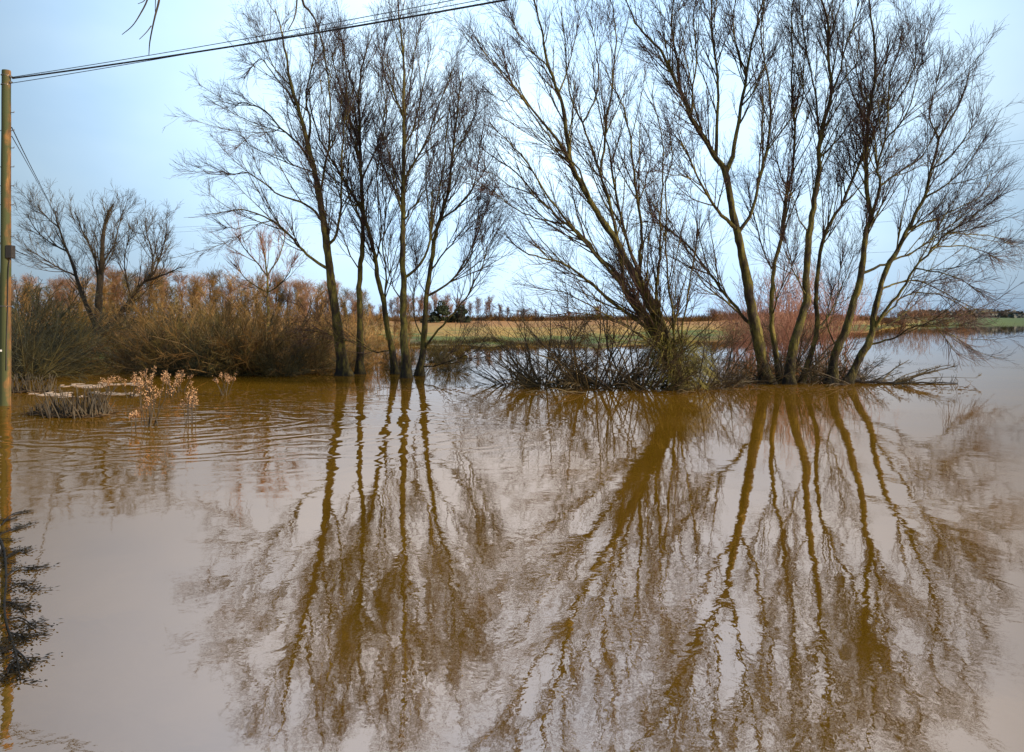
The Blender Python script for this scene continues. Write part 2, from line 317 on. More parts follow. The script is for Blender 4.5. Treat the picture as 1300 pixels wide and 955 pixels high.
# ------------------------------------------------------------------ traced willows
def build_traced(name, label, depth, trunk, limbs, group=None, seed=0, dens=1., twig='twig', l1=(1.2, 3.0), base_z=-.5, upl=.10, barkm='bark', tk=1., lowbare=.3, droop=0, texp=.65, n_sec=.95):
    """trunk and limbs are drawn as centre lines (photo column, row) with widths; each is given its own depth"""
    global rng
    rng = np.random.default_rng(seed)
    org = P(trunk[0][0][0], trunk[0][0][1], depth); org[2] = 0
    root = empty(name, org, label, 'tree', group)
    lines = []                                         # (pts px smooth, depth, radius)
    def realise(px, d0, w0, w1, drift):
        s = smooth_line(px, 3); n = len(s); f = np.linspace(0, 1, n)
        d = d0 + drift * f + .25 * np.sin(f * 5 + rng.uniform(0, 6)) * f
        pts = np.array([P(s[i, 0], s[i, 1], d[i]) for i in range(n)])
        pts[1:] += rng.normal(size=(n - 1, 3)) * .018
        wpx = w0 + (w1 - w0) * f ** texp
        return s, d, pts, wpx / F * d / 2
    s, d, pts, rad = realise(trunk[0], depth, trunk[1], trunk[2], rng.uniform(-.8, .8))
    rad[0] *= 1.25; rad[1] *= 1.08
    low = pts[0].copy(); low[2] = base_z; pts_t = np.vstack([low, pts]); rad_t = np.r_[rad[0] * 1.1, rad]
    pts_t, rad_t = resample(pts_t, rad_t, 90); rad_t = rad_t * (1 + .05 * np.sin(np.arange(90) * .55 + seed) + .04 * np.sin(np.arange(90) * 1.37))
    rad_t = rad_t * (1 + .35 * np.exp(-np.maximum(pts_t[:, 2], 0) / .18))
    Vt, Qt = tubes(pts_t[None], rad_t[None], 18); lob = 1 + .10 * np.sin(np.tile(np.arange(18), 90) * 2 * np.pi / 18 * 4 + Vt[:, 2] * .7) * np.exp(-np.maximum(Vt[:, 2], 0) / 1.2)
    ce = np.repeat(pts_t, 18, 0); Vt = ce + (Vt - ce) * lob[:, None] * (1 + rng.normal(size=(len(Vt), 1)) * .045)
    a = Acc().add(Vt, Qt); link('trunk', a.mesh('trunk', org, True), M[barkm], root)
    lines.append((s, d, pts, rad)); first = lowbare
    for px, w0, w1 in limbs:
        j0 = np.array(px[0], float); best = min(((np.hypot(*(l[0][i] - j0)), k, i) for k, l in enumerate(lines) for i in range(len(l[0]))))
        _, k, i = best; l = lines[k]
        px = [tuple(l[0][i])] + list(px[1:])
        s2, d2, p2, r2 = realise(px, l[1][i], w0, w1, rng.choice([-1, 1]) * rng.uniform(.5, 2.6))
        p2[0] = l[2][i]
        r2 = np.minimum(r2, np.maximum(l[3][i] * .9, .012))
        a = Acc().tube(p2[None], r2[None], 8); link('limb', a.mesh('limb', org, True), M[barkm], root)
        lines.append((s2, d2, p2, r2))
    tw = Acc(); KK = 24; sec = Acc(); nsec = 0; extra = []
    for k, (s, d, p, r) in enumerate(lines):
        Lw = np.linalg.norm(np.diff(p, axis=0), axis=1).sum()
        pp, pr = resample(p, r, KK)
        m = int(Lw * n_sec * 1.45 + .5)
        if Lw < 2: continue
        c, q = spawn(pp[None], pr[None], m, (max(first, .35) if k == 0 else .15, .82), (14, 32), (2.4, 4.8), 10, .055 - droop, .045, .6, .026, .006, .62)
        sec.tube(c, q, 6); extra += list(zip(c, q))
    for arr in sec.V: arr[:, 2] = np.maximum(arr[:, 2], -.05)
    link('side_branches', sec.mesh('side_branches', org, True), M[barkm], root)
    if extra:
        c = np.array([e[0] for e in extra]); q = np.array([e[1] for e in extra])
        b1, q1 = spawn(c, q, int(7 * dens) + 1, (.15, 1), (16, 34), (l1[0] * .5, l1[1] * .55), 5, upl * .8 - droop, .05, .7, .013 * tk, .0045 * tk, .35)
        b2, q2 = spawn(b1, q1, 4, (.12, 1), (18, 42), (.35, .9), 4, .05 - droop, .08, .8, .008 * tk, .0036 * tk, .35)
        b3, q3 = spawn(b2, q2, 2, (.15, 1), (18, 42), (.2, .5), 3, .03, .08, .8, .006 * tk, .0032 * tk, .3)
        tw.tube(b1, q1, 4).tube(b2, q2, 3).tube(b3, q3, 3)
    for k, (s, d, p, r) in enumerate(lines):
        Lw = np.linalg.norm(np.diff(p, axis=0), axis=1).sum()
        pp, pr = resample(p, r, KK); pp = pp[None]; pr = pr[None]
        n1 = max(4, int(Lw * 1.1 * dens)); t0 = first if k == 0 else .12
        b1, q1 = spawn(pp, pr, n1, (max(t0, .2), 1), (16, 36), l1, 7, upl - droop, .05, .55, .020 * tk, .005 * tk, .35)
        b2, q2 = spawn(b1, q1, 5, (.12, 1), (20, 44), (.5, 1.25), 5, .06 - droop, .08, .7, .009 * tk, .004 * tk, .4)
        b3, q3 = spawn(b2, q2, 3, (.1, 1), (18, 44), (.25, .65), 3, .04 - droop, .09, .8, .006 * tk, .0034 * tk, .3)
        # leader twigs at the tip
        b0, q0 = spawn(pp, pr, 14, (.8, 1), (8, 35), (.5, 1.4), 4, .08, .1, .8, .01 * tk, .0048 * tk, .1)
        tw.tube(b1, q1, 4).tube(b2, q2, 3).tube(b3, q3, 3).tube(b0, q0, 3)
    for arr in tw.V: arr[:, 2] = np.maximum(arr[:, 2], -.05)
    link('crown', tw.mesh('crown', org), M[twig], root)
    return root
T1 = 'willow row standing in the flood'
G1 = None
build_traced('willow_tree', 'leftmost of the five slim bare willows, its limbs sweeping far out to the left', wl(477),
  ([(437, 477), (428, 413), (421, 360), (415, 313), (411, 283), (406, 251), (400, 220), (394, 195), (386, 163), (378, 135), (370, 110), (366, 85), (361, 60), (357, 38), (350, 12)], 14, 1.2),
  [([(411, 347), (397, 329), (378, 311), (362, 294), (344, 280), (315, 267), (290, 268), (268, 272)], 4.5, 1),
   ([(410, 280), (394, 264), (375, 254), (356, 248), (337, 234), (315, 220), (296, 221), (276, 216)], 3.5, 1),
   ([(397, 217), (381, 185), (356, 163), (337, 141), (312, 130), (297, 136)], 3.5, 1),
   ([(356, 163), (340, 168), (318, 172), (300, 188)], 1.5, .7),
   ([(391, 188), (394, 157), (388, 126), (394, 94), (400, 63), (398, 30)], 4, 1),
   ([(378, 135), (362, 115), (345, 92), (330, 75), (310, 100)], 2.5, .8),
   ([(370, 110), (350, 90), (338, 62), (332, 40)], 2, .8),
   ([(421, 318), (427, 297), (433, 262), (433, 232), (435, 188), (438, 151), (441, 110), (437, 72)], 4.5, 1),
   ([(411, 251), (417, 188), (419, 151), (416, 94), (410, 60), (404, 36)], 3.5, 1),
   ([(344, 280), (325, 285), (300, 290), (280, 286)], 1.5, .7),
   ([(397, 217), (378, 212), (350, 200), (320, 186), (306, 172)], 2, .7)], seed=1, n_sec=.62, l1=(.9, 1.9))
build_traced('willow_tree', 'second bare willow from the left of the five, a straight upright stem', wl(475),
  ([(457, 475), (457, 438), (457, 407), (456, 376), (457, 344), (460, 313), (460, 281), (460, 250), (458, 220), (457, 188), (457, 157), (455, 126), (457, 104), (460, 85), (466, 63), (472, 45)], 10, 1.2),
  [([(460, 226), (472, 201), (485, 176), (491, 141), (485, 110), (487, 80)], 3, 1),
   ([(457, 188), (444, 151), (435, 119), (425, 88), (419, 57)], 3, 1),
   ([(460, 281), (448, 262), (440, 235), (444, 200), (446, 160), (442, 120)], 2.5, 1),
   ([(455, 126), (446, 105), (440, 82), (436, 58)], 2, .8),
   ([(457, 344), (445, 325), (436, 300), (425, 280)], 2, .8)], seed=2, lowbare=.4)
build_traced('willow_tree', 'middle one of the five willows, curving up to the left across its neighbour', wl(476) + .6,
  ([(502, 476), (498, 445), (491, 413), (487, 385), (480, 357), (477, 332), (471, 307), (465, 281), (457, 262), (447, 248), (432, 220), (416, 195), (403, 170), (396, 140), (392, 110)], 9, 1.2),
  [([(491, 413), (489, 375), (490, 345), (486, 310), (490, 270), (486, 235), (488, 200)], 3, 1),
   ([(477, 332), (484, 300), (482, 262), (478, 225), (484, 190)], 2.5, 1),
   ([(498, 450), (472, 446), (454, 435), (435, 431), (412, 422), (395, 420)], 2, .8),
   ([(457, 262), (440, 258), (420, 240), (405, 225)], 2, .8)], seed=3, lowbare=.35)
build_traced('willow_tree', 'fourth and tallest of the five willows, dead straight stem rising past the wires', wl(480),
  ([(516, 480), (513, 426), (512, 385), (513, 354), (511, 313), (512, 281), (512, 250), (512, 220), (513, 188), (513, 157), (513, 126), (513, 94), (511, 63), (508, 31), (505, 0), (503, -25)], 11, 1.2),
  [([(515, 232), (529, 201), (545, 170), (554, 141), (567, 110), (573, 91)], 3.5, 1),
   ([(518, 354), (534, 335), (546, 307), (550, 280), (556, 250), (564, 210), (567, 163), (572, 130)], 4, 1),
   ([(510, 261), (494, 226), (482, 198), (478, 170), (472, 140)], 3, 1),
   ([(513, 151), (501, 126), (491, 104), (485, 79), (490, 50)], 2.5, .8),
   ([(513, 148), (520, 119), (523, 88), (529, 53), (535, 28)], 2.5, .8),
   ([(513, 188), (524, 165), (534, 130), (540, 95), (548, 60)], 2.5, .8),
   ([(512, 281), (525, 262), (540, 240), (548, 215), (552, 190)], 2.5, .8),
   ([(512, 385), (500, 365), (492, 330), (496, 300)], 2, .8)], seed=4, lowbare=.3)
build_traced('willow_tree', 'rightmost of the five slim willows, fanning out low to the right', wl(477),
  ([(532, 477), (537, 445), (540, 407), (542, 376), (546, 344), (551, 313), (555, 290), (564, 261), (570, 239), (573, 214), (576, 188), (578, 163), (582, 135), (584, 112), (588, 92)], 9, 1.2),
  [([(537, 445), (551, 426), (567, 407), (582, 391), (595, 373), (608, 347), (620, 313), (632, 292)], 3.5, 1),
   ([(542, 376), (560, 366), (579, 350), (595, 329), (604, 303), (614, 275), (626, 245)], 3.5, 1),
   ([(557, 283), (586, 258), (601, 236), (608, 204), (611, 172)], 3, 1),
   ([(576, 188), (592, 170), (602, 145), (606, 120)], 2, .8),
   ([(546, 344), (566, 318), (586, 295), (604, 265), (612, 240)], 2.5, .8),
   ([(534, 468), (560, 462), (590, 452), (612, 440)], 2, .8),
   ([(537, 440), (528, 410), (524, 380), (530, 350), (528, 320)], 2, .8)], seed=5, lowbare=.25)

# leaning willow in the middle
dF = wl(493)
root_F = build_traced('willow_tree', 'thick old willow leaning left in the middle, green shoots round its base', dF,
  ([(864, 493), (858, 462), (851, 440), (838, 413), (825, 388), (812, 363), (797, 335), (783, 307), (768, 285), (753, 261), (737, 232), (724, 203), (718, 151), (709, 119), (698, 88), (691, 63), (687, 35), (676, 0), (670, -25)], 17, 1.2),
  [([(724, 203), (696, 163), (674, 138), (649, 107), (624, 79), (605, 50)], 4.5, 1),
   ([(862, 488), (838, 432), (814, 396), (795, 368), (781, 344), (762, 329), (740, 300), (718, 285), (699, 266), (677, 245), (655, 220), (627, 201), (605, 182)], 8, 1),
   ([(858, 480), (822, 418), (781, 388), (759, 366), (737, 350), (718, 335), (696, 329), (671, 322), (652, 310), (640, 295)], 6, 1),
   ([(866, 488), (830, 420), (798, 382), (790, 340), (783, 300), (772, 251), (762, 220), (753, 195), (740, 157), (725, 126), (720, 90), (716, 50), (712, 10)], 7, 1),
   ([(762, 220), (769, 176), (772, 138), (778, 107), (781, 63), (781, 31), (776, 0)], 4, 1),
   ([(868, 488), (838, 410), (815, 360), (813, 332), (814, 297), (811, 258), (805, 220), (802, 185), (797, 157), (789, 130), (776, 108), (768, 80)], 6.5, 1),
   ([(868, 489), (848, 425), (834, 380), (836, 344), (838, 319), (838, 281), (841, 251), (841, 214), (842, 182), (835, 148), (826, 120)], 5, 1),
   ([(860, 470), (856, 426), (853, 391), (847, 354), (846, 319), (846, 281), (846, 232), (853, 205), (850, 175)], 4, 1),
   ([(866, 488), (850, 430), (832, 390), (812, 350), (800, 315), (790, 280), (780, 240), (775, 200), (765, 160), (757, 120), (752, 80)], 7, 1),
   ([(862, 489), (834, 445), (792, 412), (750, 388), (715, 372), (688, 366)], 4, .8),
   ([(868, 489), (864, 440), (869, 400), (876, 360), (882, 320), (885, 280)], 4, .8),
   ([(862, 488), (842, 432), (815, 392), (780, 352), (745, 312), (715, 275), (690, 240), (668, 205), (645, 180), (622, 158)], 7, 1),
   ([(864, 489), (845, 445), (812, 425), (775, 405), (735, 398), (700, 400)], 3, .8),
   ([(740, 157), (755, 128), (760, 95), (756, 60), (750, 25)], 2.5, .8),
   ([(718, 285), (690, 280), (662, 270), (640, 255), (622, 240)], 2.5, .8),
   ([(753, 261), (735, 215), (705, 185), (680, 150), (660, 120), (642, 90), (630, 60)], 3, .8),
   ([(709, 119), (720, 90), (728, 60), (735, 25)], 2.5, .8),
   ([(677, 245), (655, 240), (630, 225), (612, 215)], 1.8, .7),
   ([(811, 258), (822, 225), (826, 190), (818, 160)], 2, .8),
   ([(674, 138), (655, 120), (640, 130), (618, 115)], 1.8, .7),
   ([(698, 88), (675, 65), (655, 40), (648, 15)], 2, .8)], seed=6, l1=(1.1, 2.6), lowbare=.45, n_sec=.52, dens=.72)
# epicormic shoots hanging over its base
def shoots(root, base, org, n, hz, mat_, name, spread=.42, ln=(.6, 1.7)):
    a = rng.uniform(0, 2 * np.pi, n); z = rng.uniform(*hz, n); lean = (z / 2.0) ** 1
    p0 = np.stack([base[0] - lean * .55 + np.cos(a) * spread * .8, base[1] + np.sin(a) * spread * .8, z], 1)
    d = norm(np.stack([np.cos(a) * .6 + .1, np.sin(a) * .6, rng.uniform(-.2, 1.2, n)], 1)); K = 6
    L = rng.uniform(*ln, n); pts = np.empty((n, K, 3)); pts[:, 0] = p0
    for k in range(1, K):
        pts[:, k] = pts[:, k - 1] + d * (L / (K - 1))[:, None]; d = norm(d + np.array([0, 0, -.42]) + rng.normal(size=(n, 3)) * .12)
    pts[..., 2] = np.maximum(pts[..., 2], -.05)
    r = np.linspace(.009, .004, K)[None] * np.ones((n, 1)); acc = Acc().tube(pts, r, 3)
    b2, q2 = spawn(pts, r, 5, (.2, 1), (20, 55), (.15, .45), 3, -.05, .15, .8, .005, .0035)
    b2[..., 2] = np.maximum(b2[..., 2], -.05)
    acc.tube(b2, q2, 3); link(name, acc.mesh(name, org), mat_, root)
bF = P(866, 493, dF); bF[2] = 0
shoots(root_F, bF, bF - np.array([P(866, 493, dF)[0] - P(864, 493, dF)[0], 0, 0]), 430, (.15, 1.6), M['moss'], 'basal_shoots', .30, (.5, 1.4))

# right hand clump
dG = wl(487)
build_traced('willow_tree', 'forked willow standing left in the right hand clump, mossy trunk leaning left', dG,
  ([(974, 487), (966, 451), (958, 407), (952, 376), (946, 341), (939, 313), (935, 292), (928, 258), (922, 220), (909, 201), (894, 176), (878, 151), (869, 126), (853, 94), (838, 63), (822, 47), (806, 28), (795, 0)], 17, 1.5),
  [([(863, 112), (858, 63), (853, 31), (856, 0), (850, -30)], 3.5, 1),
   ([(922, 220), (930, 198), (935, 170), (941, 135), (947, 97), (952, 69), (960, 31), (969, 0), (978, -35)], 7, 1.5),
   ([(909, 201), (911, 141), (911, 94), (905, 57), (903, 6), (900, -30)], 5, 1.2),
   ([(928, 289), (916, 273), (904, 258), (891, 236), (878, 204), (863, 179), (847, 167)], 6, 1),
   ([(935, 296), (948, 280), (957, 264), (963, 229), (972, 195), (977, 157), (977, 119), (971, 79), (966, 47), (970, 5), (966, -30)], 5.5, 1.2),
   ([(960, 420), (941, 398), (922, 376), (900, 347), (882, 322), (863, 303), (844, 288), (822, 281), (803, 286)], 5.5, 1),
   ([(941, 398), (913, 376), (891, 357), (880, 335), (872, 315)], 3, .8),
   ([(891, 236), (870, 225), (850, 222), (830, 216)], 2, .7),
   ([(947, 97), (938, 65), (930, 30), (935, -10)], 3, 1),
   ([(878, 151), (880, 110), (885, 70), (880, 30), (884, -10)], 3, 1),
   ([(853, 94), (835, 80), (818, 60)], 2, .8),
   ([(941, 135), (958, 115), (970, 90), (985, 60)], 2.5, .8)], seed=7, l1=(1.0, 2.6), lowbare=.55, dens=.85)
build_traced('willow_tree', 'thin upright willow stem just right of the forked leaning one', dG + .6,
  ([(991, 485), (983, 438), (979, 401), (980, 370), (982, 344), (991, 307), (997, 275), (999, 242), (1007, 214), (1008, 157), (1005, 104), (1007, 70), (1004, 30), (1008, 0)], 8, 1.2),
  [([(982, 344), (970, 320), (964, 295), (955, 270), (950, 240)], 2.5, .8),
   ([(999, 242), (988, 215), (983, 180), (986, 150)], 2.2, .8),
   ([(1008, 157), (1018, 130), (1020, 95), (1022, 60)], 2.2, .8),
   ([(979, 401), (990, 370), (1003, 345), (1012, 320)], 2.2, .8)], seed=8, l1=(.9, 2.2), lowbare=.35, dens=.7)
build_traced('willow_tree', 'tall willow in the centre of the right hand clump rising to the top edge', dG - .2,
  ([(1002, 486), (1008, 435), (1018, 401), (1024, 376), (1024, 341), (1027, 297), (1032, 269), (1035, 251), (1040, 214), (1041, 176), (1051, 138), (1056, 110), (1052, 79), (1052, 47), (1048, 19), (1040, -10), (1034, -35)], 13, 1.5),
  [([(1043, 207), (1057, 185), (1076, 160), (1101, 135), (1125, 125)], 3, .8),
   ([(1056, 116), (1067, 88), (1073, 57), (1085, 25), (1090, -10)], 3.5, 1),
   ([(1041, 200), (1038, 141), (1032, 104), (1023, 63), (1019, 25), (1010, -10)], 3.5, 1),
   ([(1052, 60), (1060, 30), (1066, 0), (1070, -25)], 2.5, 1),
   ([(1027, 297), (1015, 280), (1008, 255), (1000, 235)], 2.5, .8),
   ([(1024, 376), (1010, 350), (1003, 325), (995, 300)], 2.5, .8)], seed=9, l1=(1.0, 2.5), lowbare=.4, dens=.85)
build_traced('willow_tree', 'slender willow with an elbow low down, leaning right behind the tall central one', dG + .3,
  ([(1018, 487), (1029, 451), (1038, 420), (1036, 385), (1037, 350), (1045, 307), (1057, 278), (1070, 258), (1085, 223), (1098, 188), (1101, 163), (1092, 140), (1078, 108), (1072, 80)], 8, 1.2),
  [([(1098, 188), (1112, 160), (1120, 130), (1122, 95), (1128, 60)], 3, .8),
   ([(1070, 258), (1084, 248), (1100, 226), (1120, 210), (1140, 190)], 2.5, .8),
   ([(1045, 307), (1056, 285), (1062, 255), (1066, 225)], 2.2, .8),
   ([(1038, 420), (1052, 400), (1062, 375), (1066, 350), (1072, 320)], 3, .8)], seed=10, l1=(.9, 2.3), lowbare=.4, dens=.8)
build_traced('willow_tree', 'willow with a low fork in the right hand clump, second from its right end', dG,
  ([(1056, 487), (1060, 451), (1071, 426), (1082, 391), (1092, 357), (1096, 329), (1101, 291), (1106, 276), (1100, 236), (1100, 188), (1104, 141), (1111, 104), (1111, 69), (1107, 31), (1104, 0), (1100, -25)], 13, 1.3),
  [([(1106, 276), (1113, 255), (1117, 236), (1114, 207), (1123, 179), (1128, 141), (1129, 107), (1139, 69), (1146, 35)], 5, 1),
   ([(1097, 352), (1117, 338), (1136, 329), (1161, 319), (1183, 303), (1208, 285), (1232, 268)], 4, 1),
   ([(1123, 179), (1142, 160), (1156, 132), (1164, 100), (1172, 70)], 3, .8),
   ([(1117, 236), (1136, 222), (1158, 210), (1176, 190), (1190, 160)], 3, .8),
   ([(1104, 141), (1092, 112), (1088, 80), (1092, 45)], 2.5, .8),
   ([(1128, 141), (1146, 118), (1160, 85), (1165, 55)], 2.2, .8),
   ([(1062, 445), (1052, 420), (1050, 395), (1058, 365)], 2.5, .8)], seed=12, l1=(1.0, 2.5), lowbare=.35, dens=.95)
build_traced('willow_tree', 'rightmost willow of the row, low limbs arching out over open water', dG + .1,
  ([(1076, 487), (1092, 454), (1106, 429), (1109, 404), (1117, 369), (1126, 341), (1139, 319), (1151, 294), (1164, 269), (1173, 251), (1183, 214), (1192, 176), (1211, 145), (1224, 116), (1230, 88)], 11, 1.2),
  [([(1112, 420), (1126, 391), (1145, 369), (1161, 341), (1183, 316), (1202, 297), (1227, 281), (1255, 259), (1278, 240)], 5, 1),
   ([(1115, 415), (1119, 405), (1136, 387), (1148, 377), (1168, 372), (1195, 375), (1212, 384), (1227, 392), (1244, 403)], 3.2, .8),
   ([(1110, 424), (1126, 413), (1139, 407), (1156, 404), (1185, 413), (1215, 429), (1239, 446)], 3, .8),
   ([(1104, 436), (1124, 432), (1139, 428), (1153, 418), (1168, 413), (1188, 416), (1200, 430), (1215, 450)], 3, .8),
   ([(1117, 374), (1134, 362), (1151, 357), (1172, 358), (1200, 372), (1228, 388), (1255, 398)], 3, .8),
   ([(1151, 294), (1170, 285), (1195, 275), (1220, 262), (1245, 250), (1262, 225)], 3, .8),
   ([(1173, 251), (1195, 240), (1218, 222), (1235, 200), (1250, 175)], 3, .8),
   ([(1183, 316), (1215, 312), (1245, 318), (1268, 330)], 2.2, .8),
   ([(1202, 297), (1235, 298), (1262, 300), (1285, 310)], 2, .8),
   ([(1183, 214), (1200, 205), (1222, 180), (1238, 150)], 2.5, .8),
   ([(1161, 341), (1190, 345), (1220, 355), (1245, 372)], 2.2, .8),
   ([(1192, 176), (1180, 150), (1186, 120), (1192, 95)], 2.2, .8)], seed=13, l1=(.8, 1.9), lowbare=.4, n_sec=.7, dens=.8, upl=.06, droop=.01)

# ------------------------------------------------------------------ tree at the far left and the orange tipped one
dH = wl(451)
build_traced('bare_tree', 'wide bare tree at far left with thick forking limbs behind the pole', dH,
  ([(123, 451), (124, 417), (125, 379), (129, 337), (131, 299), (136, 275), (145, 258)], 15, 1.5),
  [([(119, 420), (107, 382), (97, 351), (86, 320), (74, 289), (70, 268)], 8, 1),
   ([(122, 379), (121, 330), (104, 292), (94, 268)], 4, 1),
   ([(126, 424), (149, 403), (166, 379), (183, 358), (204, 351), (228, 340)], 9, 1),
   ([(187, 354), (194, 327), (187, 299), (184, 282)], 3, 1),
   ([(175, 367), (196, 345), (206, 318), (210, 300)], 3, 1),
   ([(86, 320), (64, 308), (46, 292), (34, 272)], 2.5, .8),
   ([(97, 351), (74, 340), (52, 326), (36, 318)], 2.5, .8),
   ([(129, 337), (145, 312), (150, 290), (156, 268)], 2.5, .8),
   ([(74, 289), (58, 275), (48, 262)], 2, .8),
   ([(166, 379), (160, 350), (158, 325), (166, 300)], 2.5, .8)], seed=21, twig='brush', l1=(1.2, 2.8), barkm='bark2', tk=1.5, lowbare=.45, dens=.62)
build_traced('bare_tree', 'small round headed bare tree with reddish twigs behind the brown scrub', 44,
  ([(340, 452), (340, 410), (340, 382), (339, 350), (335, 322), (330, 300)], 5, 1),
  [([(339, 350), (325, 332), (310, 315), (302, 300)], 2.5, .8), ([(339, 352), (352, 330), (360, 310), (362, 294)], 2.5, .8),
   ([(340, 375), (322, 362), (308, 350), (298, 335)], 2.2, .8), ([(340, 375), (356, 360), (368, 345), (374, 328)], 2.2, .8)],
  seed=22, twig='far_pink', l1=(.8, 1.9), tk=1.3, lowbare=.4, n_sec=.45, dens=.7)

# ------------------------------------------------------------------ generic trees, shrubs, copies
def free_tree(name, height, width, seed, tm, bm, n1=26, tk=2., t0=.25, angs=(25, 55)):
    global rng
    rng = np.random.default_rng(seed)
    root = bpy.data.objects.new(name, None); C.objects.link(root)
    K = 8; z = np.linspace(-.3, height * .82, K); tr = np.stack([np.cumsum(rng.normal(size=K)) * height * .012, np.cumsum(rng.normal(size=K)) * height * .012, z], 1)
    r = np.linspace(height * .018, height * .004, K)
    link('trunk', Acc().tube(tr[None], r[None], 7).mesh('trunk', smooth=True), M[bm], root)
    b1, q1 = spawn(tr[None], r[None], n1, (t0, 1), angs, (width * .45, width * .8), 7, .14, .12, .6, .05, .012 * tk * .5, .45)
    b2, q2 = spawn(b1, q1, 9, (.15, 1), (25, 50), (height * .10, height * .2), 5, .09, .15, .7, .02, .006 * tk, .4)
    b3, q3 = spawn(b2, q2, 6, (.1, 1), (20, 50), (height * .04, height * .11), 3, .05, .15, .8, .012, .005 * tk, .3)
    link('crown', Acc().tube(b1, q1, 4).tube(b2, q2, 3).tube(b3, q3, 3).mesh('crown'), M[tm], root)
    return root
def shrub(name, height, width, seed, tm, bm=None, n=46, tk=1.3, lean=(12, 74), tw=(7, 5), arch=-.05):
    global rng
    rng = np.random.default_rng(seed)
    root = bpy.data.objects.new(name, None); C.objects.link(root)
    K = 8; a = rng.uniform(0, 2 * np.pi, n); el = np.radians(rng.uniform(*lean, n))
    d = np.stack([np.cos(a) * np.cos(el), np.sin(a) * np.cos(el) * .8, np.sin(el)], 1)
    p = np.empty((n, K, 3)); p[:, 0] = np.stack([np.cos(a) * width * .16 * rng.uniform(0, 1, n), np.sin(a) * width * .12 * rng.uniform(0, 1, n), np.full(n, -.2)], 1)
    L = np.minimum(height / np.maximum(np.sin(el), .25), width * .5 / np.maximum(np.cos(el), .12)) * rng.uniform(.6, 1.05, n) + .2
    for k in range(1, K):
        p[:, k] = p[:, k - 1] + d * (L / (K - 1))[:, None]; d = norm(d + rng.normal(size=(n, 3)) * .09 + np.array([0, 0, arch + .03]))
    r = np.linspace(.030, .009, K)[None] * rng.uniform(.6, 1.3, n)[:, None]
    b1, q1 = spawn(p, r, tw[0], (.1, 1), (18, 50), (height * .18, height * .45), 5, .05, .10, .6, .012, .005 * tk, .4)
    b2, q2 = spawn(b1, q1, tw[1], (.1, 1), (18, 55), (height * .07, height * .2), 3, .03, .12, .8, .008, .0045 * tk, .3)
    for q in (p, b1, b2): q[..., 2] = np.maximum(q[..., 2], -.1)
    link('stems', Acc().tube(p, r, 5).mesh('stems', smooth=True), M[bm or tm], root)
    link('twigs', Acc().tube(b1, q1, 3).tube(b2, q2, 3).mesh('twigs'), M[tm], root)
    return root
used = set()
def put(proto, loc, rz, s, label, cat, group=None, name=None):
    if proto.name not in used:
        o = proto; used.add(proto.name)
    else:
        o = proto.copy(); C.objects.link(o)
        for ch in list(proto.children):
            c = ch.copy(); C.objects.link(c); c.parent = o
    if np.isscalar(s): s = (s, s, s)
    o.location = loc; o.rotation_euler = (0, 0, rz); o.scale = s
    return tag(o, label, cat, group)
def at(x, d, z=None):
    X = (x - 650) / F * d
    return (X, d, max(float(gheight(X, d)), -.1) if z is None else z)

# scrub in the water, left
sb = [shrub('scrub_bush', 3.2, 5.2, 31, 'scrub_brown', 'pale_stem', tk=1.4, n=54, tw=(7, 5)), shrub('scrub_bush', 2.9, 5.2, 32, 'scrub_olive', 'pale_stem', tk=1.4, n=54, tw=(7, 5)), shrub('scrub_bush', 3.2, 5.0, 33, 'scrub_dark', tk=1.6, n=70)]
spots = [  # px, depth, kind, scale, label
 (186, 35.0, 0, .9, 'tawny scrub bush in the flood just right of the wide far left tree'),
 (215, 34.0, 1, 1.0, 'olive brown scrub bush behind the pink seed heads'),
 (255, 33.5, 0, 1.08, 'tawny brown scrub bush in the flood at the middle of the left thicket'),
 (300, 33.2, 1, 1.12, 'olive scrub bush standing below the small reddish tree'),
 (345, 33.0, 0, 1.02, 'golden brown scrub bush in the flood left of the five willows'),
 (385, 33.6, 1, .85, 'low olive scrub bush beside the leftmost of the five willows'),
 (238, 40.0, 1, 1.15, 'olive scrub bush half hidden at the back of the left thicket'),
 (318, 40.0, 0, 1.15, 'golden scrub bush half hidden behind the front left thicket'),
 (400, 40.0, 0, .85, 'tawny scrub bush seen between the leftmost willow stems'),
 (158, 42.0, 1, .55, 'olive scrub bush in the water at the foot of the wide left tree'),
 (30, 30.0, 2, 1.1, 'dense dark bush in the water right behind the telephone pole'),
 (62, 36.0, 2, .9, 'dark green brown bush between the pole and the wide left tree'),
 (5, 38.0, 2, 1.5, 'tall dark bush at the left edge behind the pole'),
 (98, 46.0, 2, .5, 'dark bush at the foot of the wide left tree'),
 (285, 32.0, 2, .55, 'low dark bramble at the water edge of the left thicket'),
 (235, 32.5, 2, .5, 'low dark bramble behind the seed heads'),
 (355, 31.8, 2, .5, 'low dark bramble by the foot of the leftmost willow'),
 (440, 37.0, 1, .5, 'small olive bush seen behind the first two willow stems'),
 (478, 41.0, 0, .62, 'tawny bush in the flood seen between the second and third willow stems'),
 (425, 43.0, 1, .85, 'olive brown bush in the flood behind the leftmost willow stem'),
 (556, 42.0, 2, .5, 'small dark bush seen just right of the rightmost slim willow stem'),
 (505, 36.0, 2, .34, 'low dark twigs in the water behind the third and fourth willow stems'),
 (575, 34.5, 1, .35, 'small tangle of twigs in the flood right of the five willows')]
for i, (x, d, k, s, lab) in enumerate(spots):
    put(sb[k], at(x, d, -.05), i * 1.7, (s, s, s * (.84 if k == 2 else .98)), lab, 'bush')
